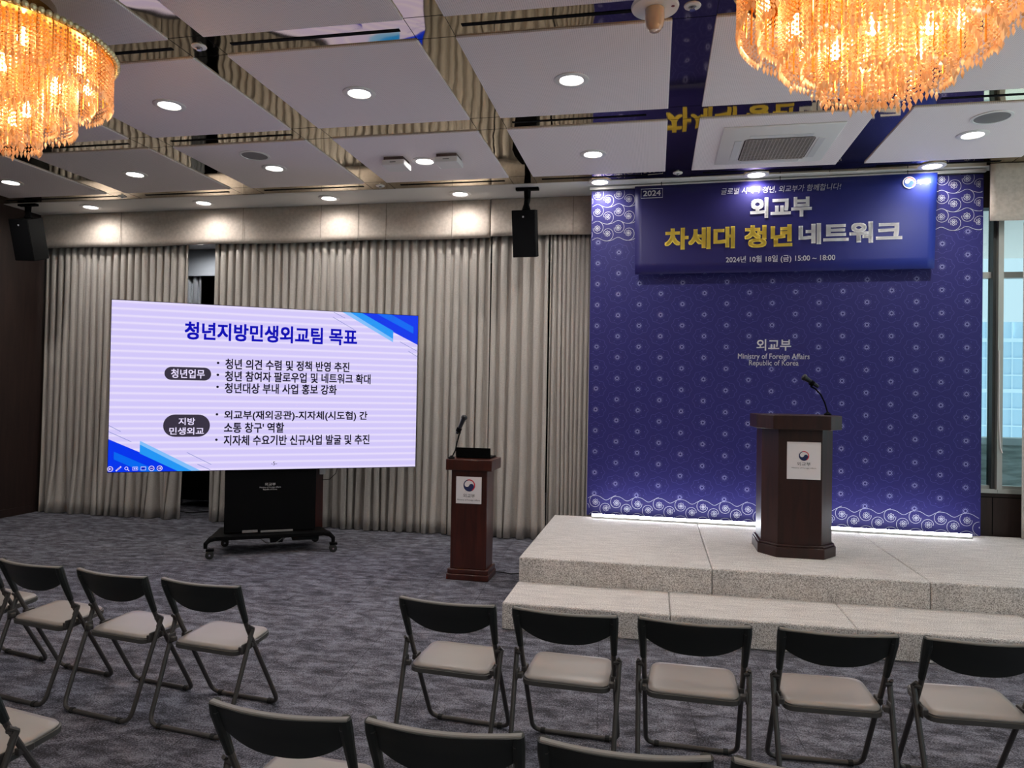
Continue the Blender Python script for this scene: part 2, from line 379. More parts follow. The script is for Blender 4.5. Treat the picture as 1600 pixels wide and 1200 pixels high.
# ceiling panels between the mirror strips
PX, WX, X0 = 1.622, .259, -3.171
PY, WY, Y0 = 1.652, .271, 4.231
for i in range(-3, 6):
    for j in range(-5, 3):
        xa, xb = X0+WX+(i-1)*PX+PX-PX, X0+i*PX
        ya, yb = Y0+WY+(j-1)*PY, Y0+j*PY
        if xb < XL or xa > XR: continue
        xa, xb, ya = max(xa, XL+.001), min(xb, XR-.001), max(ya, YR+.001)
        MB().box(-(xb-xa)/2, (xb-xa)/2, -(yb-ya)/2, (yb-ya)/2, -.012, .02).build('ceiling_panel', panelm, ceil, loc=((xa+xb)/2, (ya+yb)/2, ZC), bev=.003)
# thin joints of the mirror sheets
for i in range(-2, 6):
    for j in range(-4, 3):
        xa = X0+i*PX; ya = Y0+j*PY
        mb = MB()
        for q in (0, 1):
            mb.box(xa, xa+WX, ya+q*WY-.0015, ya+q*WY+.0015, -.0012, 0); mb.box(xa+q*WX-.0015, xa+q*WX+.0015, ya, ya+WY, -.0012, 0)
        mb.build('mirror_joint', blackm, ceil, loc=(0, 0, ZC))
# black linear air slots in the cross strips
for j in range(-1, 3):
    yc = Y0+j*PY+WY/2
    for (a, c) in ((-7.95, -6.27), (-6.0, -4.9), (-4.45, -3.235), (-2.80, -1.62), (-1.215, -.10), (.45, 1.6), (2.1, 3.2), (3.7, 4.9)):
        if j == 1 and a in (.45, -2.80): continue
        MB().box(a, c, yc-.016, yc+.016, ZC-.003, ZC+.01).build('air_slot', blackm, ceil)

# ------------------------------------------------------------------ lamps
def spot(parent, watt, size=170, rad=.06, col=(1, .96, .91), z=-.03, blend=.7):
    l = bpy.data.lights.new('lamp_light', 'SPOT'); l.energy = watt; l.spot_size = radians(size); l.spot_blend = blend; l.shadow_soft_size = rad; l.color = col
    o = bpy.data.objects.new('lamp_light', l); COL.objects.link(o); o.parent = parent; o.location = (0, 0, z); return o
def make_downlight():
    t0 = thing('downlight', 'x', 'ceiling light', (0, 0, 0))
    MB().lathe([(.125, 0), (.125, -.006), (.118, -.010), (.088, -.010), (.080, .0)], 32, cap=False).build('trim_ring', whitem, t0)
    MB().lathe([(.001, -.0035), (.078, -.003), (.080, .0)], 32, cap=False).build('lens', lens, t0)
    return t0
DL0 = make_downlight(); first = [True]
def downlight(x, y, label, zc=ZC-.012, watt=SPOT_W, **kw):
    o = DL0 if first[0] else copy_tree(DL0); first[0] = False
    o.location = (x, y, zc); o['label'] = label; o['group'] = 'round ceiling downlights'
    spot(o, watt, **kw); return o
CH1, CH2 = (-3.866, 3.575), (1.01, 3.575)
NM = {-7.15: 'beside the left wall', -5.50: 'two panels left of the white ceiling boxes', -3.877: 'under the round speaker grille left of the screen side', -2.255: 'between the two white ceiling boxes',
      -.61: 'left of the air conditioner', 2.636: 'beside the right round speaker'}
downlight(-3.877, 5.21, 'lit downlight in the panel just right of the left chandelier')
downlight(-2.252, 5.22, 'lit downlight in the second panel right of the left chandelier')
downlight(-.624, 5.23, 'lit downlight in the large panel left of the right chandelier')
downlight(-7.15, 6.94, 'lit downlight nearest the dark left wall, cut by the photo edge')
downlight(-5.50, 6.86, 'lit downlight below the left chandelier, over the left curtain')
downlight(-3.88, 6.87, 'lit downlight in front of the small round speaker grille over the screen')
downlight(-2.262, 6.87, 'lit downlight between two white boxes on the ceiling')
downlight(-.605, 6.89, 'lit downlight in the panel left of the air conditioner', watt=SPOT_W*1.5)
downlight(2.636, 6.84, 'lit downlight beside the larger round speaker grille at the right', watt=SPOT_W*1.5)
ZS = ZC-.005
downlight(-7.10, 8.07, 'lit downlight in the soffit band over the left end of the curtains', ZS, SOFFIT_W)
downlight(-5.50, 8.07, 'lit downlight in the soffit band over the curtain gap', ZS, SOFFIT_W)
downlight(-3.84, 8.07, 'lit downlight in the soffit band over the middle of the screen', ZS, SOFFIT_W)
downlight(-2.23, 8.09, 'lit downlight in the soffit band left of the middle loudspeaker', ZS, SOFFIT_W)
downlight(-.61, 7.83, 'lit downlight over the left edge of the blue backdrop', ZS, SOFFIT_W*.7)
downlight(.99, 7.785, 'lit downlight over the middle of the banner', ZS, SOFFIT_W*.35)
downlight(2.62, 7.725, 'lit downlight over the right end of the banner', ZS, SOFFIT_W*.35)
downlight(-7.10, 10.3, 'lit downlight behind the curtain gap', ZS, SOFFIT_W)
# more downlights added unseen behind the camera to light the room
k = 0
for y in (1.9, -1.4, -4.2):
    for x in (-6.3, -2.255, 1.0, 4.3):
        k += 1
        downlight(x, y, 'added unseen downlight behind the viewer, row %s, place %s' % (['near', 'middle', 'far'][[1.9, -1.4, -4.2].index(y)], ['far left', 'left', 'right', 'far right'][[-6.3, -2.255, 1.0, 4.3].index(x)]), watt=SPOT_W*1.5)
for x in (4.25, 5.87): downlight(x, 5.2, 'added unseen downlight right of the view, %s' % ('nearer' if x < 5 else 'farther'))  # two more lamps added out of view for room light

# chandeliers
random.seed(4)
def bead(mb, x, y, z, r_, h, a):
    b0 = mb.addv([(x, y, z+h)]+[(x+r_*cos(a+k*pi/2), y+r_*sin(a+k*pi/2), z) for k in range(4)]+[(x, y, z-h)])
    for k in range(4):
        j = (k+1) % 4; mb.face((b0, b0+1+k, b0+1+j)); mb.face((b0+5, b0+1+j, b0+1+k))
def make_chandelier():
    t0 = thing('chandelier', 'x', 'chandelier')
    ZT = -.29
    MB().lathe([(.001, 0), (.34, 0), (.34, -.05), (.22, -.06), (.22, ZT+.03), (.001, ZT+.03)], 40).build('ceiling_mount', mirror, t0)
    mb = MB(); mb.lathe([(.60, ZT+.035), (.655, ZT+.035), (.66, ZT+.02), (.655, ZT), (.60, ZT-.004)], 64, cap=False)
    mb.lathe([(.001, ZT+.03), (.61, ZT+.03)], 48, cap=False)
    mb.build('crown_ring', gold, t0)
    mb = MB()
    for k in range(110):
        a = 2*pi*k/110; mb.lathe([(.001, -.020), (.013, -.014), (.019, 0), (.013, .014), (.001, .020)], 8, (.668*cos(a), .668*sin(a), ZT+.018))
    tag(mb.build('crown_crystals', pm('pale_gold_crystal', (226, 208, 160), .18, metal=.35), t0), kind='stuff')
    rings = [(.645, -.545, 140), (.555, -.56, 110), (.455, -.72, 104), (.36, -.735, 76), (.275, -.855, 64), (.18, -.865, 40), (.08, -.87, 18)]
    for i, (r_, zb, n) in enumerate(rings):
        mb = MB(); rod = MB()
        for k in range(n):
            a = 2*pi*(k+.5*(i % 2))/n; x, y = r_*cos(a), r_*sin(a); z = ZT-.01; jz = random.uniform(-.012, .012)
            if k % 3 == 2 and i < 5:
                rod.tube([(x*.97, y*.97, ZT), (x*.97, y*.97, zb+.07)], .0045, 5)
            while z > zb+.03+jz:
                bead(mb, x, y, z-.011, .0098, .0106, a); z -= .0230
            bead(mb, x, y, z-.012, .0115, .026, a)
        tag(mb.build('crystal_strings', cry, t0), kind='stuff')
        if rod.v: tag(rod.build('gold_rods', gold, t0), kind='stuff')
    for (r_, z, n) in ((.55, -.40, 9), (.40, -.52, 7), (.22, -.66, 5)):
        for k in range(n):
            a = 2*pi*(k+.35)/n; x, y = r_*cos(a)*.95, r_*sin(a)*.95
            MB().lathe([(.001, -.034), (.018, -.028), (.027, -.008), (.024, .014), (.013, .034), (.012, .06), (.001, .062)], 12, (x, y, z)).build('bulb', bulbm, t0)
    return t0
def chand_lights(o):
    for (r_, z, n) in ((.50, -.42, 3), (.32, -.56, 3), (.0, -.70, 1)):
        for k in range(n):
            a = 2*pi*(k+.35)/n
            l = bpy.data.lights.new('bulb_light', 'POINT'); l.energy = BULB_W; l.color = (1, .75, .45); l.shadow_soft_size = .03
            q = bpy.data.objects.new('bulb_light', l); COL.objects.link(q); q.parent = o; q.location = (r_*cos(a), r_*sin(a), z)
ca = make_chandelier(); cb_ = copy_tree(ca)
for o, c, lb in ((ca, CH1, 'tiered amber crystal chandelier at the left, cut by the photo edge'), (cb_, CH2, 'tiered amber crystal chandelier at the right, above the banner')):
    o.location = (c[0], c[1], ZC-.012); o['label'] = lb; o['group'] = 'crystal chandeliers'; chand_lights(o)

# ------------------------------------------------------------------ ceiling fittings
def round_speaker(x, y, r_, lb):
    t0 = thing('ceiling_speaker', lb, 'ceiling speaker', (x, y, ZC-.012), 0, 'round ceiling speaker grilles')
    MB().lathe([(r_, 0), (r_, -.007), (r_*.86, -.009), (r_*.84, -.004)], 40, cap=False).build('rim', whitem, t0)
    MB().lathe([(.001, -.008), (r_*.5, -.007), (r_*.85, -.004)], 40, cap=False).build('grille', greym, t0)
round_speaker(-3.867, 6.471, .145, 'small round grey speaker grille in the ceiling over the screen')
round_speaker(2.62, 6.44, .15, 'round grey speaker grille in the ceiling at the right')
def ceil_box(x0, x1, y0, y1, lb):
    t0 = thing('ceiling_box', lb, 'ceiling box', ((x0+x1)/2, (y0+y1)/2, ZC-.012), 0, 'white boxes beside a downlight')
    hx, hy = (x1-x0)/2, (y1-y0)/2
    MB().box(-hx*.86, hx*.86, -hy*.86, hy*.86, -.03, 0).build('mount', pm('brown_mount', (90, 70, 66), .6), t0)
    MB().box(-hx, hx, -hy, hy, -.085, -.03).build('cover', whitem, t0, bev=.008)
    MB().box(-.03, .03, -hy-.002, -hy, -.06, -.052).build('indicator', greym, t0)
ceil_box(-2.64, -2.41, 6.68, 6.90, 'white box on the ceiling left of a downlight')
ceil_box(-2.10, -1.87, 6.66, 6.88, 'white box on the ceiling right of a downlight')
# cassette air conditioner
ac = thing('air_conditioner', 'white square cassette air conditioner set in the ceiling in front of the banner', 'air conditioner', (1.03, 6.85, ZC-.012))
MB().loft([[(x*.49, y*.49, 0) for x, y in ((-1, -1), (1, -1), (1, 1), (-1, 1))], [(x*.49, y*.49, -.012) for x, y in ((-1, -1), (1, -1), (1, 1), (-1, 1))],
           [(x*.40, y*.40, -.045) for x, y in ((-1, -1), (1, -1), (1, 1), (-1, 1))]]).build('panel', whitem, ac, bev=.006)
for a in range(4):
    MB().box(-.26, .26, -.375, -.315, -.050, -.044, M=Matrix.Rotation(a*pi/2, 4, 'Z')).build('air_flap', pm('flap_plastic', (206, 204, 204), .4), ac, bev=.004)
MB().prism([(.255*x+.04*cos(q), .255*y+.04*sin(q)) for x, y, qs in ((-1, -1, (pi, 1.25*pi, 1.5*pi)), (1, -1, (1.5*pi, 1.75*pi, 2*pi)), (1, 1, (0, .25*pi, .5*pi)), (-1, 1, (.5*pi, .75*pi, pi))) for q in qs], -.0465, -.040).build('intake', pm('intake_dark', (66, 56, 54), .7), ac)
gm = MB()
for k in range(-9, 10): gm.box(k*.031-.0035, k*.031+.0035, -.285, .285, -.052, -.045)
for k in range(-9, 10): gm.box(-.285, .285, k*.031-.003, k*.031+.003, -.052, -.045)
gm.build('grille', pm('grille_plastic', (176, 166, 162), .5), ac)
# hanging disc sensor
ds = thing('ceiling_sensor', 'white disc with a hanging beige dome below the ceiling between the strips', 'sensor', (-.03, 4.20, ZC))
MB().lathe([(.03, 0), (.03, -.06)], 16).build('stem', blackm, ds)
MB().lathe([(.001, -.06), (.13, -.062), (.135, -.075), (.13, -.088), (.001, -.09)], 40).build('disc', whitem, ds)
MB().lathe([(.055, -.09), (.055, -.15), (.048, -.19), (.03, -.215), (.001, -.222)], 24).build('dome', pm('beige_dome', (196, 170, 146), .15, coat=.6), ds)
MB().lathe([(.010, -.0895), (.010, -.0915)], 10, (.10, -.02, 0)).build('indicator', pm('indicator_red', (110, 20, 24), .4), ds)
def sprinkler(x, y, lb, z=ZC):
    t0 = thing('sprinkler', lb, 'sprinkler', (x, y, z), 0, 'ceiling sprinklers')
    MB().lathe([(.050, 0), (.047, -.006), (.024, -.010), (.020, .0)], 24, cap=False).build('rosette', whitem, t0)
    MB().lathe([(.016, 0), (.016, -.012), (.008, -.016), (.008, -.024), (.017, -.025), (.017, -.028), (.001, -.029)], 12).build('head', chrome, t0)
sprinkler(.185, 4.366, 'sprinkler in the mirror strip right of the beige dome sensor')
sprinkler(-3.035, 4.366, 'sprinkler in the mirror crossing right of the left chandelier')
sprinkler(-6.324, 7.68, 'sprinkler in the last mirror strip at the far left')
sprinkler(-3.04, 7.67, 'sprinkler in the last mirror strip left of the white ceiling boxes')
sprinkler(.20, 7.64, 'sprinkler in the last mirror strip left of the air conditioner')

# ------------------------------------------------------------------ curtains and pelmets
def curtain(name, x0, x1, y, z0, z1, pitch, amp, seed, label, mat=curtm, flare=.03, puddle=0.0, thick=.004, parent=None, narrow=0.0):
    rnd = random.Random(seed); n = max(2, round((x1-x0)/pitch)); per = 12; N = n*per; NZ = 22
    am = [rnd.uniform(.7, 1.12) for _ in range(n+2)]; jt = [rnd.uniform(-.13, .13) for _ in range(n+2)]; ph = [rnd.uniform(0, 6.28) for _ in range(8)]
    lean = [rnd.uniform(-.012, .012) for _ in range(n+2)]
    mb = MB(); V = []
    for iz in range(NZ+1):
        q = iz/NZ; z = z1+(z0-z1)*q
        for i in range(N+1):
            tt = i/per; k = int(tt); fr_ = tt-k
            A = amp*(am[k]*(1-fr_)+am[k+1]*fr_)*(.72+.35*q); J = (jt[k]*(1-fr_)+jt[k+1]*fr_); ln = (lean[k]*(1-fr_)+lean[k+1]*fr_)
            f = 2*pi*(tt+J*.8*(q*.5+.5))
            c = cos(f); yy = y-A*(c if c < 0 else c**.8)-flare*q*q*(.6+.4*sin(f*.31+ph[0]))
            xx = x0+(x1-x0)*(i/N)+pitch*.12*sin(2*f)+ln*q*2
            if puddle and q > .8:
                e = (q-.8)/.2; yy -= puddle*e*max(0, sin(f*.37+ph[1]))*.9; xx += puddle*.5*e*sin(f*.23+ph[2])
            if narrow: xx = xx-(xx-x0)*narrow*(.5-.5*cos(pi*min(1, q*1.1)))
            V.append((xx, yy, z))
    b0 = mb.addv(V); W = N+1
    for iz in range(NZ):
        for i in range(N): mb.face((b0+iz*W+i, b0+(iz+1)*W+i, b0+(iz+1)*W+i+1, b0+iz*W+i+1))
    o = mb.build(name, mat, parent, ang=180)
    so = o.modifiers.new('thick', 'SOLIDIFY'); so.thickness = thick; so.offset = 1
    if label: tag(o, label, 'curtain')
    return o
YC = 8.47
curtain('curtain', -8.10, -5.955, YC, .008, 3.56, .105, .045, 3, 'taupe pleated floor curtain left of the gap, beside the dark left wall', flare=.07, puddle=.07)
curtain('curtain', -5.56, -1.93, YC, .008, 3.58, .106, .045, 5, 'wide taupe pleated curtain hanging behind the screen', flare=.07, puddle=.02)
curtain('curtain', -1.905, -1.245, YC-.01, .008, 3.58, .13, .05, 9, 'narrow taupe curtain panel behind the middle loudspeaker', flare=.08, puddle=.04)
curtain('curtain', -1.22, -.62, YC-.02, .008, 3.58, .055, .035, 11, 'tightly bunched taupe curtain beside the blue backdrop', flare=.02)
curtain('curtain', 3.46, 4.5, 7.82, .395, 3.43, .11, .04, 13, 'beige curtain at the right photo edge in front of the window', flare=.0)
def pelmet(x0, x1, y, z0, z1, seams, lb, seed):
    t0 = thing('pelmet', lb, 'pelmet', ((x0+x1)/2, y, z0)); rnd = random.Random(seed); xm = (x0+x1)/2
    N = int((x1-x0)/.05)+2; NZ = 6; mb = MB(); V = []
    for iz in range(NZ+1):
        q = iz/NZ
        for i in range(N+1):
            x = x0+(x1-x0)*i/N
            yy = -.014-.010*(1-q)*(sin(x*5.1)+.6*sin(x*11.3+1)+.5*sin(x*2.3+2))*.6
            V.append((x-xm, yy, (z1-z0)*q+(.006*sin(x*3.1)*(1-q))))
    b0 = mb.addv(V); W = N+1
    for iz in range(NZ):
        for i in range(N): mb.face((b0+iz*W+i, b0+iz*W+i+1, b0+(iz+1)*W+i+1, b0+(iz+1)*W+i))
    o = mb.build('pelmet_cloth', valm, t0, ang=180); so = o.modifiers.new('t', 'SOLIDIFY'); so.thickness = .012; so.offset = -1
    MB().box(x0-xm, x1-xm, .006, .018, .03, z1-z0).build('pelmet_board', walnut, t0)
    for s_ in seams: MB().tube([(s_-xm, -.028, .0), (s_-xm, -.022, (z1-z0)*.5), (s_-xm, -.016, z1-z0)], .0025, 5).build('seam', pm('seam_thread', (120, 110, 102), .9), t0)
pelmet(XL+.01, -1.935, 8.385, 3.535, ZC-.006, (-6.90, -5.14, -4.08, -3.59, -3.23, -2.40), 'long beige cloth pelmet above the left and middle curtains', 2)
pelmet(-1.925, -.66, 8.375, 3.545, ZC-.006, (-.95,), 'short beige cloth pelmet between the loudspeaker and the blue backdrop', 4)
pelmet(3.14, 6.6, 7.74, 3.44, ZC-.006, (3.9,), 'beige cloth pelmet above the window right of the backdrop', 6)
# behind the curtain gap
struct(MB().box(XL+.02, -5.0, 10.8, 10.86, 3.55, ZC-.006).build('trim_2', pm('pale_pelmet', (176, 184, 196), .8)))
curtain('curtain', -8.0, -7.42, 10.9, .01, 3.55, .12, .05, 17, 'pale blue grey curtain in the dark space behind the curtain gap', mat=curt2)
rk = thing('equipment_rack', 'black rolling equipment case with audio gear behind the curtain gap', 'equipment rack', (-6.30, 9.6, 0))
MB().box(-.5, .45, -.25, .3, .10, .62).build('case', mattb, rk, bev=.01)
MB().box(-.5, .46, -.27, .32, .62, .66).box(-.5, .45, -.262, -.25, .28, .30).build('case_lid', blackm, rk, bev=.004)
MB().box(-.42, -.12, -.2, .1, .66, .76).build('amplifier', blackm, rk, bev=.005)
MB().box(-.36, -.26, -.203, -.2, .705, .725).build('amplifier_display', pm('grey_display', (180, 186, 190), .3), rk)
MB().lathe([(.001, .10), (.05, .095), (.09, .07), (.10, .0)], 20, (.12, -.05, .66)).build('lamp_cover', chrome, rk)
MB().tube([(-.05, -.1, .66), (-.03, -.1, .9), (-.05, -.1, 1.3)], .012, 8).build('post', greym, rk)
for x in (-.4, .3):
    MB().lathe([(.05, -.02), (.05, .02)], 16, M=Matrix.Translation((x, -.18, .052)) @ Matrix.Rotation(pi/2, 4, 'Y')).build('caster', rubber, rk)
for i, pts in enumerate(([(-6.5, 8.7, .006), (-6.35, 8.95, .006), (-6.15, 8.9, .006), (-5.95, 9.1, .006), (-5.80, 8.95, .006)], [(-5.70, 9.3, .006), (-5.66, 8.9, .006), (-5.6, 8.75, .006), (-5.5, 8.8, .006)])):
    tag(MB().tube(pts, .006, 6).build('cable', rubber), ['long black cable lying on the floor in the curtain gap', 'looped black cable on the floor at the right of the curtain gap'][i], 'cable', 'cables behind the curtain gap')

# ------------------------------------------------------------------ stage
ST, SH = .387, .194
names = ['left', 'second', 'third', 'right']
for i, (a, c) in enumerate(((-1.05, .45), (.453, 1.98), (1.983, 3.5), (3.503, XR-.01))):
    yb = 7.90
    o = MB().box(-(c-a)/2, (c-a)/2, -(yb-5.78)/2, (yb-5.78)/2, 0, ST).build('stage_platform', stagem, bev=.012, loc=((a+c)/2, (yb+5.78)/2, 0))
    tag(o, ['pale carpeted stage block at the left end, below the backdrop edge', 'pale carpeted stage block carrying the large podium', 'pale carpeted stage block right of the large podium', 'pale carpeted stage block beyond the right photo edge'][i], 'stage', 'carpeted stage blocks')
for i, (a, c) in enumerate(((-1.056, .127), (.130, 1.33), (1.333, 2.555), (2.558, 3.8), (3.803, XR-.01))):
    o = MB().box(-(c-a)/2, (c-a)/2, -.308, .308, 0, SH).build('stage_step', stagem, bev=.012, loc=((a+c)/2, 5.468, 0))
    tag(o, ['pale carpeted step block at the left end of the stage', 'second pale carpeted step block from the left', 'third pale carpeted step block, in front of the podium', 'fourth pale carpeted step block, at the right photo edge', 'pale carpeted step block outside the photo at the right'][i], 'step', 'carpeted step blocks')

# ------------------------------------------------------------------ backdrop
BA = radians(-1.94); bd = thing('backdrop', 'tall blue patterned backdrop wall with white waves standing on the stage', 'backdrop', (-.71, 7.99, 0), BA)
BW, B0, B1 = 3.842, ST+.002, 3.93
mb = MB(); mb.box(0, BW, 0, .06, B0, B1, 0)
yp = -.0012
def clipb(p): return 0.004 < p[0] < BW-.004 and B0+.003 < p[1] < B1-.003
def stroke(pts, wd, mi, y=yp, closed=False):
    run = []
    if closed: pts = pts+[pts[0]]
    for p in pts:
        if clipb(p): run.append(p)
        else:
            if len(run) > 1: mb.ribbon(run, wd, y, mi)
            run = []
    if len(run) > 1: mb.ribbon(run, wd, y, mi)
DX, DZ = .2268, .2283
for i in range(-1, 19):
    s_ = .080+DX*i
    for j in range(-6, 9):
        z = 1.768+DZ*j-(DZ/2 if i % 2 else 0)
        if z < .60 or z > 3.40: continue
        def ok(q): return .55+.0*q[0] < q[1] < 3.41
        pts = []
        for k in range(48):
            a = 2*pi*k/48; rr = 1+.075*cos(8*a)
            pts.append((s_+.105*rr*cos(a), z+.090*rr*sin(a)))
        if .68 < z < 3.32: stroke(pts, .0035, 1, closed=True)
        else:
            pts = [p for p in pts if (p[1] > .63 and p[1] < 3.37)]
            if z < 1: pts.sort(key=lambda p: -p[0])
            else: pts.sort(key=lambda p: p[0])
            stroke(pts, .0035, 1)
        stroke([(s_+.042*cos(2*pi*k/20), z+.040*sin(2*pi*k/20)) for k in range(20)], .002, 1, closed=True)
        stroke([(s_+.0165*cos(2*pi*k/14), z+.016*sin(2*pi*k/14)) for k in range(14)], .009, 2, closed=True)
        for k in range(12):
            a = 2*pi*k/12
            if clipb((s_+.029*cos(a)-.005, z)) and clipb((s_+.035, z)): mb.disc(s_+.028*cos(a), z+.027*sin(a), .0036, yp, 2, 6)
            if k % 2 == 0 and clipb((s_+.078*cos(a)-.01, z)) and clipb((s_+.09, z)): mb.disc(s_+.074*cos(a), z+.064*sin(a), .0055, yp, 1, 6)
def petal_flower(s_, z, R=.033):
    for k in range(8):
        a = 2*pi*k/8; c0 = (s_+R*.64*cos(a), z+R*.64*sin(a))
        if not (.03 < c0[0] < BW-.03 and c0[1] > B0+.03 and c0[1] < B1-.02): continue
        e = [(c0[0]+R*.36*cos(q)*cos(a)-R*.24*sin(q)*sin(a), c0[1]+R*.36*cos(q)*sin(a)+R*.24*sin(q)*cos(a)) for q in [2*pi*h/10 for h in range(10)]]
        stroke(e, .0036, 3, closed=True)
    stroke([(s_+R*.22*cos(2*pi*k/10), z+R*.22*sin(2*pi*k/10)) for k in range(10)], .005, 3, closed=True)
def spiral(s_, z, mx, mz, wd=.0038):
    """from the wave crest round the flower, tightening"""
    pts = []
    for k in range(31):
        q = k/30; a = pi/2-q*1.5*pi-0.05; r_ = .080*(1-q)+.045*q if q > .3 else .080-.055*q
        if q > .3: r_ = .0635-.0195*(q-.3)/.7
        pts.append((s_+mx*r_*cos(a)*(1.0), z+mz*r_*sin(a)))
    stroke(pts, wd, 3)
def wave(crest_s, crest_z, trough_z, flip, wd=.0038):
    pts = []
    n = int(BW/.012)
    for k in range(n+1):
        s_ = k*.012; u = (s_-crest_s)/DX; c = cos(2*pi*(u+.05*flip*sin(2*pi*u)))
        pts.append((s_, (crest_z+trough_z)/2+(crest_z-trough_z)/2*c))
    stroke(pts, wd, 3)
for k in range(-1, 18):                     # band along the top edge
    for j in range(3):
        sa, za = .068+DX*k, 3.52+.184*j; sb, zb = .178+DX*k, 3.46+.184*j
        petal_flower(sa, za); petal_flower(sb, zb); spiral(sa, za, 1, 1); spiral(sb, zb, 1, -1)
for j in range(-1, 3): wave(.068, 3.52+.184*j+.080, 3.46+.184*(j+1)-.080 if j < 3 else 0, 1)
for k in range(-1, 18):                     # band along the bottom edge
    sa, za = .095+DX*k, .535; sb, zb = .208+DX*k, .471
    petal_flower(sa, za); petal_flower(sb, zb); spiral(sa, za, -1, 1)
    spiral(sb, zb, -1, -1)
    stroke([(sa+.080*cos(q), .351+.080*sin(q)) for q in [radians(20+7*h) for h in range(21)]], .0038, 3)
wave(.095, .604, .560, -1)
mb.build('printed_panel', [navy, navyf, navyd, pm('pale_line_print', (184, 184, 196), .6)], bd, smooth=False)
lettering('외교부', (1.743, 2.084, 2.188, 2.307), bd, prw, -.002, .018, label='white Korean lettering')
lettering('Ministry of Foreign Affairs', (1.56, 2.264, 2.084, 2.158), bd, prw, -.002, .006, label='white English lettering, first line')
lettering('Republic of Korea', (1.672, 2.158, 2.017, 2.089), bd, prw, -.002, .006, label='white English lettering, second line')
tag(MB().box(-.02, BW+.02, -.012, .03, 3.945, 3.975, M=Matrix.Translation((-.71, 7.99, 0)) @ Matrix.Rotation(BA, 4, 'Z')).build('curtain_rail', whitem), 'white metal rail under the soffit along the top of the backdrop', 'rail')

# banner hung in front of it
bo = -.05
nrm = Vector((sin(BA), -cos(BA), 0))
bn = thing('banner', 'dark blue event banner with yellow and white Korean lettering hung over the backdrop', 'banner', (-.71+nrm.x*.05, 7.99+nrm.y*.05, 0), BA)
mb = MB(); N = 40; V = []
for iz in range(9):
    q = iz/8
    for i in range(N+1):
        u = i/N; x = (.490+.005*q-.022*0)+(3.385-.490)*u; x = (.490*(1-q)+.471*q)*(1-u)+(3.381*(1-q)+3.418*q)*u
        V.append((x, -.0012*(1-q)*(sin(u*9)+1), 2.99+(3.948-2.99)*q))
b0 = mb.addv(V)
for iz in range(8):
    for i in range(N): mb.face((b0+iz*(N+1)+i, b0+iz*(N+1)+i+1, b0+(iz+1)*(N+1)+i+1, b0+(iz+1)*(N+1)+i))
o = mb.build('banner_cloth', bann, bn, ang=30); so = o.modifiers.new('t', 'SOLIDIFY'); so.thickness = .003; so.offset = -1
yb_ = -.0065
lettering('2024', (.560, .745, 3.835, 3.895), bn, prw, yb_, .02)
mb = MB(); mb.ribbon([(.539, 3.814), (.765, 3.814), (.765, 3.912), (.539, 3.914)], .005, yb_, 0, closed=True); mb.build('date_frame', prw, bn, smooth=False)
lettering('글로벌 시대의 청년, 외교부가 함께합니다!', (1.367, 2.534, 3.812, 3.885), bn, prw, yb_, .004, shear=.18, label='slanted white handwriting style lettering')
lettering('외교부', (1.657, 2.256, 3.552, 3.766), bn, prw, yb_, .045, label='large white lettering')
lettering('차세대 청년', (.794, 2.070, 3.243, 3.478), bn, pry, yb_, .045, label='large yellow lettering')
lettering('네트워크', (2.130, 3.095, 3.262, 3.478), bn, prw, yb_, .045, label='large white lettering')
lettering('2024년 10월 18일 (금) 15:00 ~ 18:00', (1.420, 2.478, 3.079, 3.160), bn, prw, yb_, .014)
lettering('외교부', (3.230, 3.355, 3.832, 3.884), bn, prw, yb_, .02)
mb = MB(); mb.disc(3.162, 3.858, .060, yb_, 0, 32); emblem(mb, 3.162, 3.858, .052, yb_-.0003, 0, 1, 2); mb.build('emblem', [prw, prr, pm('emblem_blue', (60, 100, 190), .6)], bn, smooth=False)
for s_ in (.75, 1.95, 3.15): MB().tube([(s_, 0, 3.945), (s_, 0, ZC-.006)], .004, 6).build('hanging_cord', blackm, bn)

tl_ = .053                                   # its lower edge stands a little off the backdrop
bn.rotation_euler = (-tl_, 0, BA); bn.location = bn.location + nrm*3.95*sin(tl_) + Vector((0, 0, .0055))
# light bar along its foot
lb = thing('led_light_bar', 'long glowing white light bar on the stage along the foot of the backdrop', 'light bar', (-.71, 7.99, ST), BA)
MB().box(.075, 3.71, -.185, -.145, 0, .020).box(.075, 3.71, -.150, -.145, .02, .040).build('channel', alum, lb)
MB().tube([(.08, -.166, .032), (3.705, -.166, .032)], .012, 10).build('tube', ledm, lb)

# ------------------------------------------------------------------ LED screen on its stand
sc_ = thing('led_screen', 'big lit presentation screen on a black rolling stand in front of the curtains', 'screen', (-3.904, 6.997, 0), radians(31.41))
HW, ZM, ZX = 1.5175, .865, 2.545
MB().box(-HW-.006, HW+.006, .004, .09, ZM-.006, ZX+.006).build('display_case', mattb, sc_, bev=.004)
pan = MB().box(-HW, HW, 0, .006, ZM, ZX).build('display_panel', slide, sc_, smooth=False)
SL = pan
y1 = -.0015
SM = [e_blue, e_cyan, e_pale, e_mid, e_line, e_white, e_navy, e_pill, e_ink]
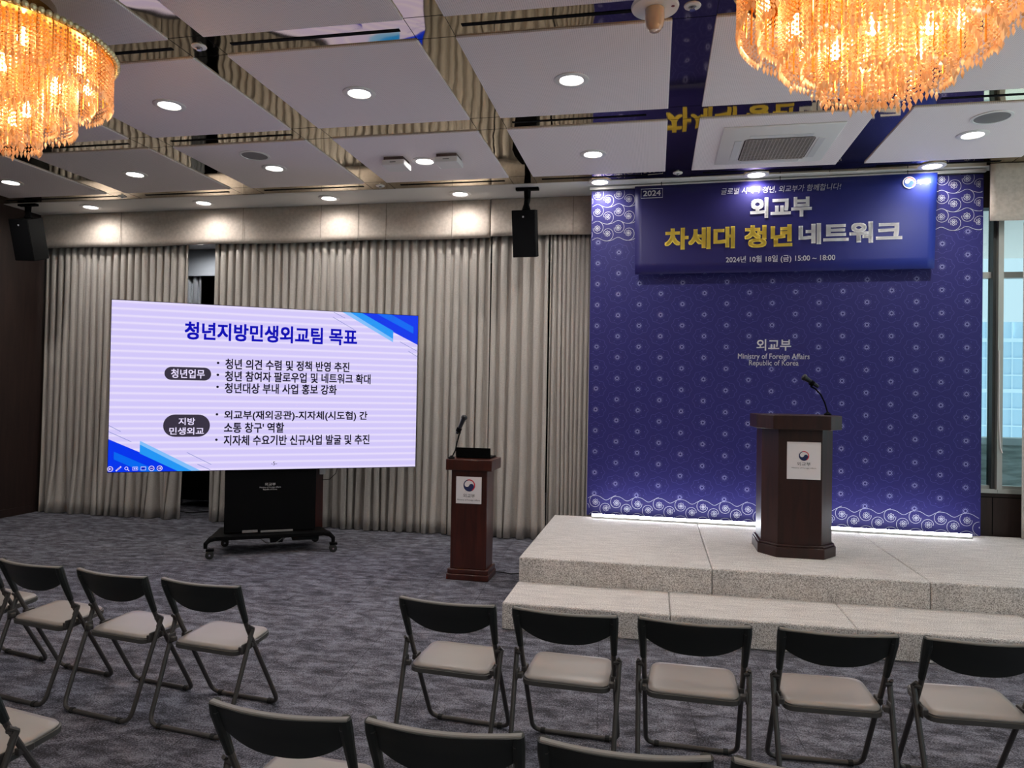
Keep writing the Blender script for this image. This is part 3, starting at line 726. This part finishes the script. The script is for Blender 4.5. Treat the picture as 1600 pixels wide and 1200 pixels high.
# corner shapes, bottom left (mirrored point-symmetric at top right)
def corner(fl):
    mb = MB()
    def P(pts): 
        q = [((-HW+x), ZM+z) for x, z in pts] if not fl else [(HW-x, ZX-z) for x, z in pts]
        return q
    mb.poly(P([(0, 0), (.755, 0), (.50, .085), (0, .322)]), y1, 0)
    mb.poly(P([(.275, .190), (.62, .025), (.70, 0.0), (.83, .0), (.275, .305)]), y1-.0005, 1)
    mb.poly(P([(.275, .305), (.275, .225), (.70, .0), (.83, .0)]), y1-.001, 2)
    mb.poly(P([(.275, .268), (.275, .180), (.62, .0), (.745, .0)]), y1-.0012, 1)
    mb.poly(P([(.050, .200), (.050, .125), (.30, .0), (.46, .0)]), y1-.0005, 3)
    for a, c in (((0, .455), (.105, .395)), ((0, .395), (.20, .295)), ((.70, .185), (.93, .060)), ((.80, .065), (.92, .008))):
        q = P([a, c]); mb.ribbon(q, .004, y1, 4)
    mb.build('corner_graphic', SM, pan, smooth=False)
corner(False); corner(True)
ks = [(-1.497+.0685*k*1.06, .897) for k in range(7)]
for k, (x, z) in enumerate(ks):
    mb = MB()
    if k in (0, 5, 6):
        mb.disc(x, z, .026, y1-.002, 5, 20); mb.disc(x, z, .020, y1-.0025, 6, 20)
    if k == 0: mb.ribbon([(x+.012, z), (x-.012, z)], .006, y1-.003, 5); mb.ribbon([(x-.002, z+.010), (x-.013, z), (x-.002, z-.010)], .005, y1-.003, 5)
    if k == 6: mb.ribbon([(x-.012, z), (x+.012, z)], .006, y1-.003, 5); mb.ribbon([(x+.002, z+.010), (x+.013, z), (x+.002, z-.010)], .005, y1-.003, 5)
    if k == 5: mb.ribbon([(x-.012, z), (x+.012, z)], .006, y1-.003, 5)
    if k == 1: mb.ribbon([(x-.022, z-.020), (x+.022, z+.022)], .012, y1-.002, 5); mb.ribbon([(x-.016, z-.014), (x+.016, z+.016)], .004, y1-.0025, 6)
    if k == 2: mb.ribbon([(x-.004+.014*cos(q), z+.004+.014*sin(q)) for q in [2*pi*h/14 for h in range(14)]], .005, y1-.002, 5, closed=True); mb.ribbon([(x+.006, z-.006), (x+.022, z-.022)], .006, y1-.002, 5)
    if k in (3, 4): mb.ribbon([(x-.022, z-.015), (x+.022, z-.015), (x+.022, z+.015), (x-.022, z+.015)], .005, y1-.002, 5, closed=True)
    if k == 4: mb.poly([(x-.016, z-.011), (x+.010, z-.011), (x+.010, z+.011), (x-.016, z+.011)], y1-.0022, 6)
    if k == 3: mb.ribbon([(x-.012, z), (x-.003, z)], .012, y1-.002, 5); mb.ribbon([(x+.005, z), (x+.014, z)], .012, y1-.002, 5)
    mb.build('toolbar_icon', SM, pan, smooth=False)
def pill(x0, x1, z0, z1):
    mb = MB()
    r_ = (z1-z0)/2*.98; out = []
    for cx, cz, a0 in ((x1-r_, z1-r_, 0), (x0+r_, z1-r_, pi/2), (x0+r_, z0+r_, pi), (x1-r_, z0+r_, 1.5*pi)): out += [(cx+r_*cos(a0+pi/2*h/8), cz+r_*sin(a0+pi/2*h/8)) for h in range(9)]
    mb.poly(out, y1-.001, 7); mb.build('label_pill', SM, pan, smooth=False)
pill(-1.038, -.608, 1.775, 1.906); pill(-1.039, -.609, 1.207, 1.431)
for z in (1.948, 1.826, 1.704, 1.424, 1.166): MB().disc(-.545, z+.010, .0125, y1, 8, 12).build('bullet', SM, pan, smooth=False)
TY = -.004
lettering('청년지방민생외교팀 목표', (-.863, .850, 2.185, 2.366), pan, e_navy, TY, .034, label='dark blue slide title')
for body, x1_, z in (('청년 의견 수렴 및 정책 반영 추진', .773, 1.896), ('청년 참여자 팔로우업 및 네트워크 확대', 1.003, 1.772), ('청년대상 부내 사업 홍보 강화', .644, 1.650),
                     ('외교부(재외공관)-지자체(시도협) 간', .976, 1.368), ('소통 창구\' 역할', .111, 1.245), ('지자체 수요기반 신규사업 발굴 및 추진', 1.003, 1.115)):
    lettering(body, (-.476, x1_, z, z+.108), pan, e_ink, TY, .026)
lettering('청년업무', (-.978, -.668, 1.795, 1.886), pan, e_white, TY, .02)
lettering('지방', (-.90, -.748, 1.325, 1.398), pan, e_white, TY, .02)
lettering('민생외교', (-.982, -.664, 1.228, 1.302), pan, e_white, TY, .02)
lettering('-5-', (-.010, .048, .908, .945), pan, e_ink, TY, .0)
# stand
MB().box(-.456, .452, .03, .16, .215, .90).build('stand_box', mattb, sc_, bev=.004)
MB().box(.36, .545, .22, .46, .20, .95).build('rear_cabinet', mahog, sc_)
MB().box(.50, .56, .17, .20, .78, .88).build('power_box', whitem, sc_, bev=.004)
MB().prism([(-.60, -.10), (.60, -.10), (.57, .02), (.50, .46), (-.50, .46), (-.57, .02)], .165, .205).build('base_plate', blackm, sc_, bev=.006)
MB().box(-.28, -.13, .005, .03, .215, .236).box(-.10, .22, .0, .028, .212, .228).build('cable_tray', greym, sc_)
for sx_, y in ((-.60, -.155), (.60, -.155), (-.47, .43), (.47, .43)):
    s_ = 1 if sx_ > 0 else -1
    MB().tube([(sx_-s_*.06, y+.07, .185), (sx_-s_*.01, y+.03, .180), (sx_+s_*.02, y+.005, .150), (sx_+s_*.02, y, .105)], [.022, .024, .022, .018], 10).build('leg', blackm, sc_)
    c = MB(); c.box(sx_-.016, sx_+.060, y-.03, y+.03, .080, .100)
    c = c.build('caster', blackm, sc_)
    for dy in (-.018, .018):
        MB().lathe([(.001, -.011), (.030, -.011), (.040, -.007), (.040, .007), (.030, .011), (.001, .011)], 18, M=Matrix.Translation((sx_+.02, y+dy, .041)) @ Matrix.Rotation(pi/2, 4, 'X')).build('wheel', rubber, c)
    MB().lathe([(.001, -.002), (.010, -.002), (.010, .002), (.001, .002)], 10, M=Matrix.Translation((sx_+.02, y-.031, .041)) @ Matrix.Rotation(pi/2, 4, 'X')).build('hub', chrome, c)
MB().tube([(-.12+.02*k, .05-.01*k, .165-.075*sin(pi*k/12)) for k in range(13)], .005, 6).build('loose_cable', greym, sc_)
MB().tube([(-.02+.017*k, .12, .165-.085*sin(pi*k/12)) for k in range(13)], .005, 6).build('loose_cable', greym, sc_)
MB().box(.0, .13, .1, .26, .08, .165).box(.22, .50, .1, .3, .09, .165).build('power_strip', rubber, sc_, bev=.01)
MB().tube([(.68, .05, .90), (.66, .07, .80), (.60, .12, .73), (.53, .18, .72)], .004, 6).build('loose_cable', rubber, sc_)
lettering('외교부', (-.066, .040, .690, .722), sc_, prw, .0295, .015)
lettering('Ministry of Foreign Affairs', (-.118, .092, .664, .682), sc_, prw, .0295, .01)
lettering('Republic of Korea', (-.084, .056, .642, .660), sc_, prw, .0295, .01)

# ------------------------------------------------------------------ podiums
ps = thing('podium', 'narrow mahogany podium on the floor carrying an open laptop', 'podium', (-1.64, 6.41, 0), 0)
MB().box(-.168, .168, .025, .30, .10, 1.0).build('body', mahog, ps, bev=.006)
MB().box(-.198, .198, .0, .325, 0, .055).box(-.19, .19, .008, .317, .055, .10).build('base', mahog, ps, bev=.008)
MB().box(-.216, .216, -.005, .385, .992, 1.093).build('top', mahog, ps, bev=.006)
sg = MB().box(-.120, .116, .018, .0249, .693, .936).build('sign_plate', pm('sign_white', (226, 222, 226), .4), ps)
mb = MB(); emblem(mb, .003, .858, .055, .0175, 0, 1, 2); mb.build('emblem', [pm('sign_white', (226, 222, 226), .4), prr, prn], sg, smooth=False)
lettering('외교부', (-.052, .056, .748, .782), sg, prk, .0168, .0)
lettering('Ministry of Foreign Affairs', (-.108, .104, .716, .733), sg, prk, .0168, .0)
pb = thing('podium', 'wide mahogany podium with chamfered front on the stage before the backdrop', 'podium', (1.188, 6.335, ST), 0)
def octo(hw, ch, cy, y0, y1): return [(-hw+ch, y0), (hw-ch, y0), (hw, y0+cy), (hw, y1), (-hw, y1), (-hw, y0+cy)]
MB().prism(octo(.283, .112, .155, .04, .52), .09, 1.06).build('body', mahod, pb, bev=.004)
MB().prism(octo(.312, .125, .17, .0, .54), 0, .085).prism(octo(.302, .12, .165, .014, .53), .085, .105).build('base', mahod, pb, bev=.005)
MB().prism(octo(.338, .115, .14, -.02, .56), 1.055, 1.172).build('top', mahod, pb, bev=.005)
sg = MB().box(-.105, .158, .033, .0399, .645, .952).build('sign_plate', MATS['sign_white'], pb)
mb = MB(); emblem(mb, .027, .838, .040, .0325, 0, 1, 2); mb.build('emblem', [MATS['sign_white'], prr, prn], sg, smooth=False)
lettering('외교부', (-.026, .078, .757, .787), sg, prk, .0322, .0)
lettering('Ministry of Foreign Affairs', (-.068, .122, .731, .744), sg, prk, .0322, .0)
# microphones on goosenecks
def mic(name_lb, base, pts, tip0, tip1, clip):
    t0 = thing('microphone', name_lb, 'microphone', base, 0); B = Vector(base)
    L = lambda p: tuple(Vector(p)-B)
    MB().lathe([(.03, 0), (.03, .012), (.018, .02), (.008, .03)], 16).build('mount', blackm, t0)
    MB().tube([L(p) for p in pts], .0065, 8).build('gooseneck', blackm, t0)
    a, c = Vector(L(tip0)), Vector(L(tip1)); d = c-a
    MB().tube([a, a+d*.1, a+d*.55, a+d*.78, a+d*.80], [.012, .017, .019, .023, .024], 12).build('handle', pm('mic_body', (44, 46, 52), .35, metal=.4), t0)
    MB().tube([a+d*.80, a+d*.84, a+d*.90, a+d*.96, c], [.024, .028, .029, .024, .010], 14).build('head', pm('mic_head', (20, 20, 22), .5), t0)
    k = Vector(L(clip)); MB().tube([k-d*.09, k+d*.09], [.024, .025], 12).build('clip', blackm, t0)
    MB().tube([Vector(L(pts[-1])), k], .010, 8).build('clip_stem', blackm, t0)
mic('black microphone on a bent gooseneck on the narrow podium beside the laptop', (-1.815, 6.45, 1.093), [(-1.815, 6.45, 1.10), (-1.797, 6.52, 1.17), (-1.785, 6.52, 1.24), (-1.765, 6.52, 1.31), (-1.757, 6.52, 1.325)], (-1.785, 6.52, 1.318), (-1.708, 6.51, 1.49), (-1.768, 6.515, 1.355))
mic('black microphone on a curved gooseneck on the wide stage podium', (1.45, 6.62, ST+1.172), [(1.45, 6.62, ST+1.18), (1.444, 6.62, 1.60), (1.425, 6.62, 1.665), (1.392, 6.62, 1.735), (1.345, 6.62, 1.785), (1.315, 6.62, 1.80)], (1.372, 6.62, 1.800), (1.238, 6.60, 1.890), (1.318, 6.615, 1.832))
# laptop, seen from behind its lid
lp = thing('laptop', 'open black laptop seen from behind on the narrow podium', 'laptop', (-1.638, 6.58, 1.0935), 0)
MB().box(-.165, .165, -.02, .21, 0, .014).build('keyboard_base', blackm, lp, bev=.003)
lid = MB().box(-.165, .165, -.003, .003, 0, .088, M=Matrix.Translation((0, -.02, .010)) @ Matrix.Rotation(radians(8), 4, 'X')).build('screen_lid', mattb, lp, bev=.002)
cbp = MB().tube([(-1.46, 6.72, .02), (-1.44, 6.76, .012), (-1.38, 6.78, .006), (-1.30, 6.74, .006), (-1.18, 6.80, .006), (-1.10, 6.9, .006)], .006, 6).build('cable', rubber)
tag(cbp, 'black cable on the carpet between the narrow podium and the stage', 'cable')

# ------------------------------------------------------------------ loudspeakers
def loudspeaker(loc, rot, lb, mount):
    t0 = thing('loudspeaker', lb, 'loudspeaker', loc, 0, 'black hanging loudspeakers')
    R3 = Euler(rot).to_matrix().to_4x4()
    mb = MB(); mb.prism([(-.128, -.15), (.128, -.15), (.128, 0), (.085, .15), (-.085, .15), (-.128, 0)], -.25, .25, M=R3); mb.build('cabinet', blackm, t0, bev=.006)
    mb = MB(); mb.box(-.122, .122, -.156, -.150, -.242, .242, M=R3); mb.build('grille', mattb, t0)
    mb = MB(); mb.lathe([(.010, -.158), (.001, -.159)], 12, M=R3 @ Matrix.Translation((0, 0, .18)) @ Matrix.Rotation(0, 4, 'X')); 
    MB().box(-.009, .009, -.158, -.156, .17, .188, M=R3).build('badge', pm('badge_grey', (150, 150, 156), .3), t0)
    mv = Vector(mount)-Vector(loc)
    tp_ = R3 @ Vector((0, .02, .25))
    br_ = MB().box(mv.x-.13, mv.x+.13, mv.y-.03, mv.y+.03, mv.z-.03, mv.z).build('ceiling_bracket', blackm, t0, bev=.004)
    MB().tube([mv+Vector((0, 0, -.02)), mv+Vector((.0, 0, -.14)), tp_+Vector((0, 0, .06)), tp_], [.04, .034, .03, .05], 10).build('hanger', blackm, t0)
loudspeaker((-1.405, 7.86, 3.455), (radians(13), 0, radians(-2)), 'black loudspeaker hanging in front of the pelmet left of the blue backdrop', (-1.42, 7.95, ZC-.005))
loudspeaker((-7.58, 7.66, 3.50), (radians(17), radians(2), radians(4)), 'black loudspeaker hanging tilted in the far left corner', (-7.80, 7.83, ZC-.005))

# ------------------------------------------------------------------ folding chairs
def bend(pts, r_=.05, n=5):
    """rounded polyline"""
    P = [Vector(p) for p in pts]; out = [P[0]]
    for a, b_, c in zip(P, P[1:], P[2:]):
        d0 = (a-b_).normalized(); d1 = (c-b_).normalized(); l = min(r_, (a-b_).length*.45, (c-b_).length*.45)
        s_, e = b_+d0*l, b_+d1*l
        for k in range(n+1):
            q = k/n; out.append(s_*(1-q)**2+b_*2*q*(1-q)+e*q*q)
    return out+[P[-1]]
def make_chair():
    t0 = thing('folding_chair', 'x', 'chair')
    fr_ = MB()
    fr_.tube(bend([(-.217, .075, .695), (-.214, .173, .487), (-.213, .444, .012), (.213, .444, .012), (.214, .173, .487), (.217, .075, .695)], .055), .0115, 10)
    fr_.build('leg_frame', frm, t0)
    rr = MB(); rr.tube(bend([(-.240, .180, .490), (-.228, .0, .012), (.228, .0, .012), (.240, .180, .490)], .055), .0115, 10)
    rr.build('leg_frame', frm, t0)
    # backrest shell: curved, top edge straight, lower edge bowed
    N = 22; rings = []
    for i in range(N+1):
        u = -1+2*i/N; x = .229*u; yc = .075-.040*(1-u*u); zt = .722; hgt = .150*(1-.50*abs(u)**2.6)
        zb = zt-hgt; sl = .10
        th = .008+.006*(1-u*u)
        pr = [(-th-.004, 0), (-th*.9, -.006), (-th*.6, -hgt*.5), (-th*.5, -hgt), (th*.5, -hgt), (th*.6, -hgt*.5), (th*.9, -.006), (th+.004, 0)]
        rings.append([(x, yc+a-dz*0.42, zt+dz) for a, dz in pr])
    mb = MB(); mb.loft(rings); bk = mb.build('backrest', cback, t0, ang=50)
    mb = MB(); rg = []
    for i in range(N+1):
        u = -1+2*i/N; x = .233*u; yc = .075-.040*(1-u*u); zt = .722+.004
        rg.append([(x, yc-.0125, zt-.006), (x, yc-.012, zt-.001), (x, yc-.008, zt+.002), (x, yc+.009, zt+.002), (x, yc+.013, zt-.001), (x, yc+.0125, zt-.006)])
    mb.loft(rg); mb.build('top_rim', crim, bk)
    for s_ in (-1, 1):
        mb = MB(); mb.tube([(s_*.222, .076, .724), (s_*.222, .085, .690), (s_*.2195, .118, .610), (s_*.217, .153, .530)], [.019, .021, .018, .0145], 10); mb.build('sleeve', cback, t0)
        mb = MB(); mb.tube([(s_*.214, .168, .490), (s_*.240, .172, .492)], .013, 10); mb.tube([(s_*.239, .150, .512), (s_*.240, .178, .492), (s_*.237, .160, .445)], [.007, .012, .011], 8); mb.build('hinge', frm, t0)
        mb = MB(); mb.box(s_*.225-.004, s_*.225+.004, .115, .165, .375, .425); mb.box(min(s_*.200, s_*.228), max(s_*.200, s_*.228), .12, .15, .385, .41); mb.build('seat_bracket', frm, t0, bev=.004)
        mb = MB(); mb.box(min(s_*.200, s_*.222), max(s_*.200, s_*.222), .20, .26, .385, .410); mb.build('seat_bracket', frm, t0, bev=.003)
        for y in (0, .444):
            MB().tube([(s_*.150, y, .012), (s_*.172, y, .012)], .0155, 10).build('foot_pad', rubber, t0)
    def seat_out(g):
        c = [(-.203-g, .118-g), (.203+g, .118-g), (.190+g, .405+g), (-.190-g, .405+g)]; out = []
        for i in range(4):
            p = bend([(*c[(i-1) % 4], 0), (*c[i], 0), (*c[(i+1) % 4], 0)], .055, 6)[1:-1]; out += [(q.x, q.y) for q in p]
        return out
    def sz(y): return .388+(y-.118)*.10
    def lay(g, dz): return [(x, y, sz(y)+dz) for x, y in seat_out(g)]
    MB().loft([lay(-.004, -.030), lay(.003, -.026), lay(.003, -.006), lay(-.004, -.004)]).build('seat_pan', panm, t0)
    MB().loft([lay(-.006, -.006), lay(-.003, .0), lay(-.006, .006), lay(-.030, .010), lay(-.10, .008)]).build('seat_cushion', seatm, t0, ang=60)
    return t0
ch0 = make_chair(); firstc = [True]
def chair(x, y, rz, lb, grp):
    o = ch0 if firstc[0] else copy_tree(ch0); firstc[0] = False
    o.location = (x, y, 0); o.rotation_euler = (0, 0, radians(rz)); o['label'] = lb; o['group'] = grp; return o
G1, G2, G3 = 'folding chairs in the front row facing the stage', 'folding chairs in the left row facing the screen', 'folding chairs in the nearest row'
R_ = 'grey folding chair, taupe seat, '
chair(-.945, 3.222, -4.7, R_+'leftmost of the row before the stage steps', G1)
chair(-.388, 3.197, -3.0, R_+'second from the left in the row before the stage', G1)
chair(.179, 3.190, -2.0, R_+'third from the left in the row before the stage', G1)
chair(.770, 3.201, 2.0, R_+'fourth from the left in the row before the stage', G1)
chair(1.345, 3.225, 2.6, R_+'rightmost before the stage, cut by the photo edge', G1)
chair(-2.235, 3.234, -6.9, R_+'rightmost of the left row, facing the screen', G2)
chair(-2.791, 3.287, -9.0, R_+'second from right in the row facing the screen', G2)
chair(-3.359, 3.357, -9.5, R_+'third from the right in the left row facing the screen', G2)
chair(-3.932, 3.484, -11.6, R_+'cut by the left photo edge in the screen row', G2)
chair(-2.444, 2.059, -10.2, R_+'cut off in the bottom left corner of the photo', G3)
chair(-1.116, 1.985, -2.9, R_+'its back at the photo bottom, left of nearest three', G3)
chair(-.590, 1.986, 0.5, R_+'its back at the photo bottom, middle of nearest three', G3)
chair(-.070, 1.978, 0.0, R_+'its back at the photo bottom, right of nearest three', G3)
chair(.458, 1.985, 0.5, R_+'only its top corner showing at the bottom photo edge', G3)
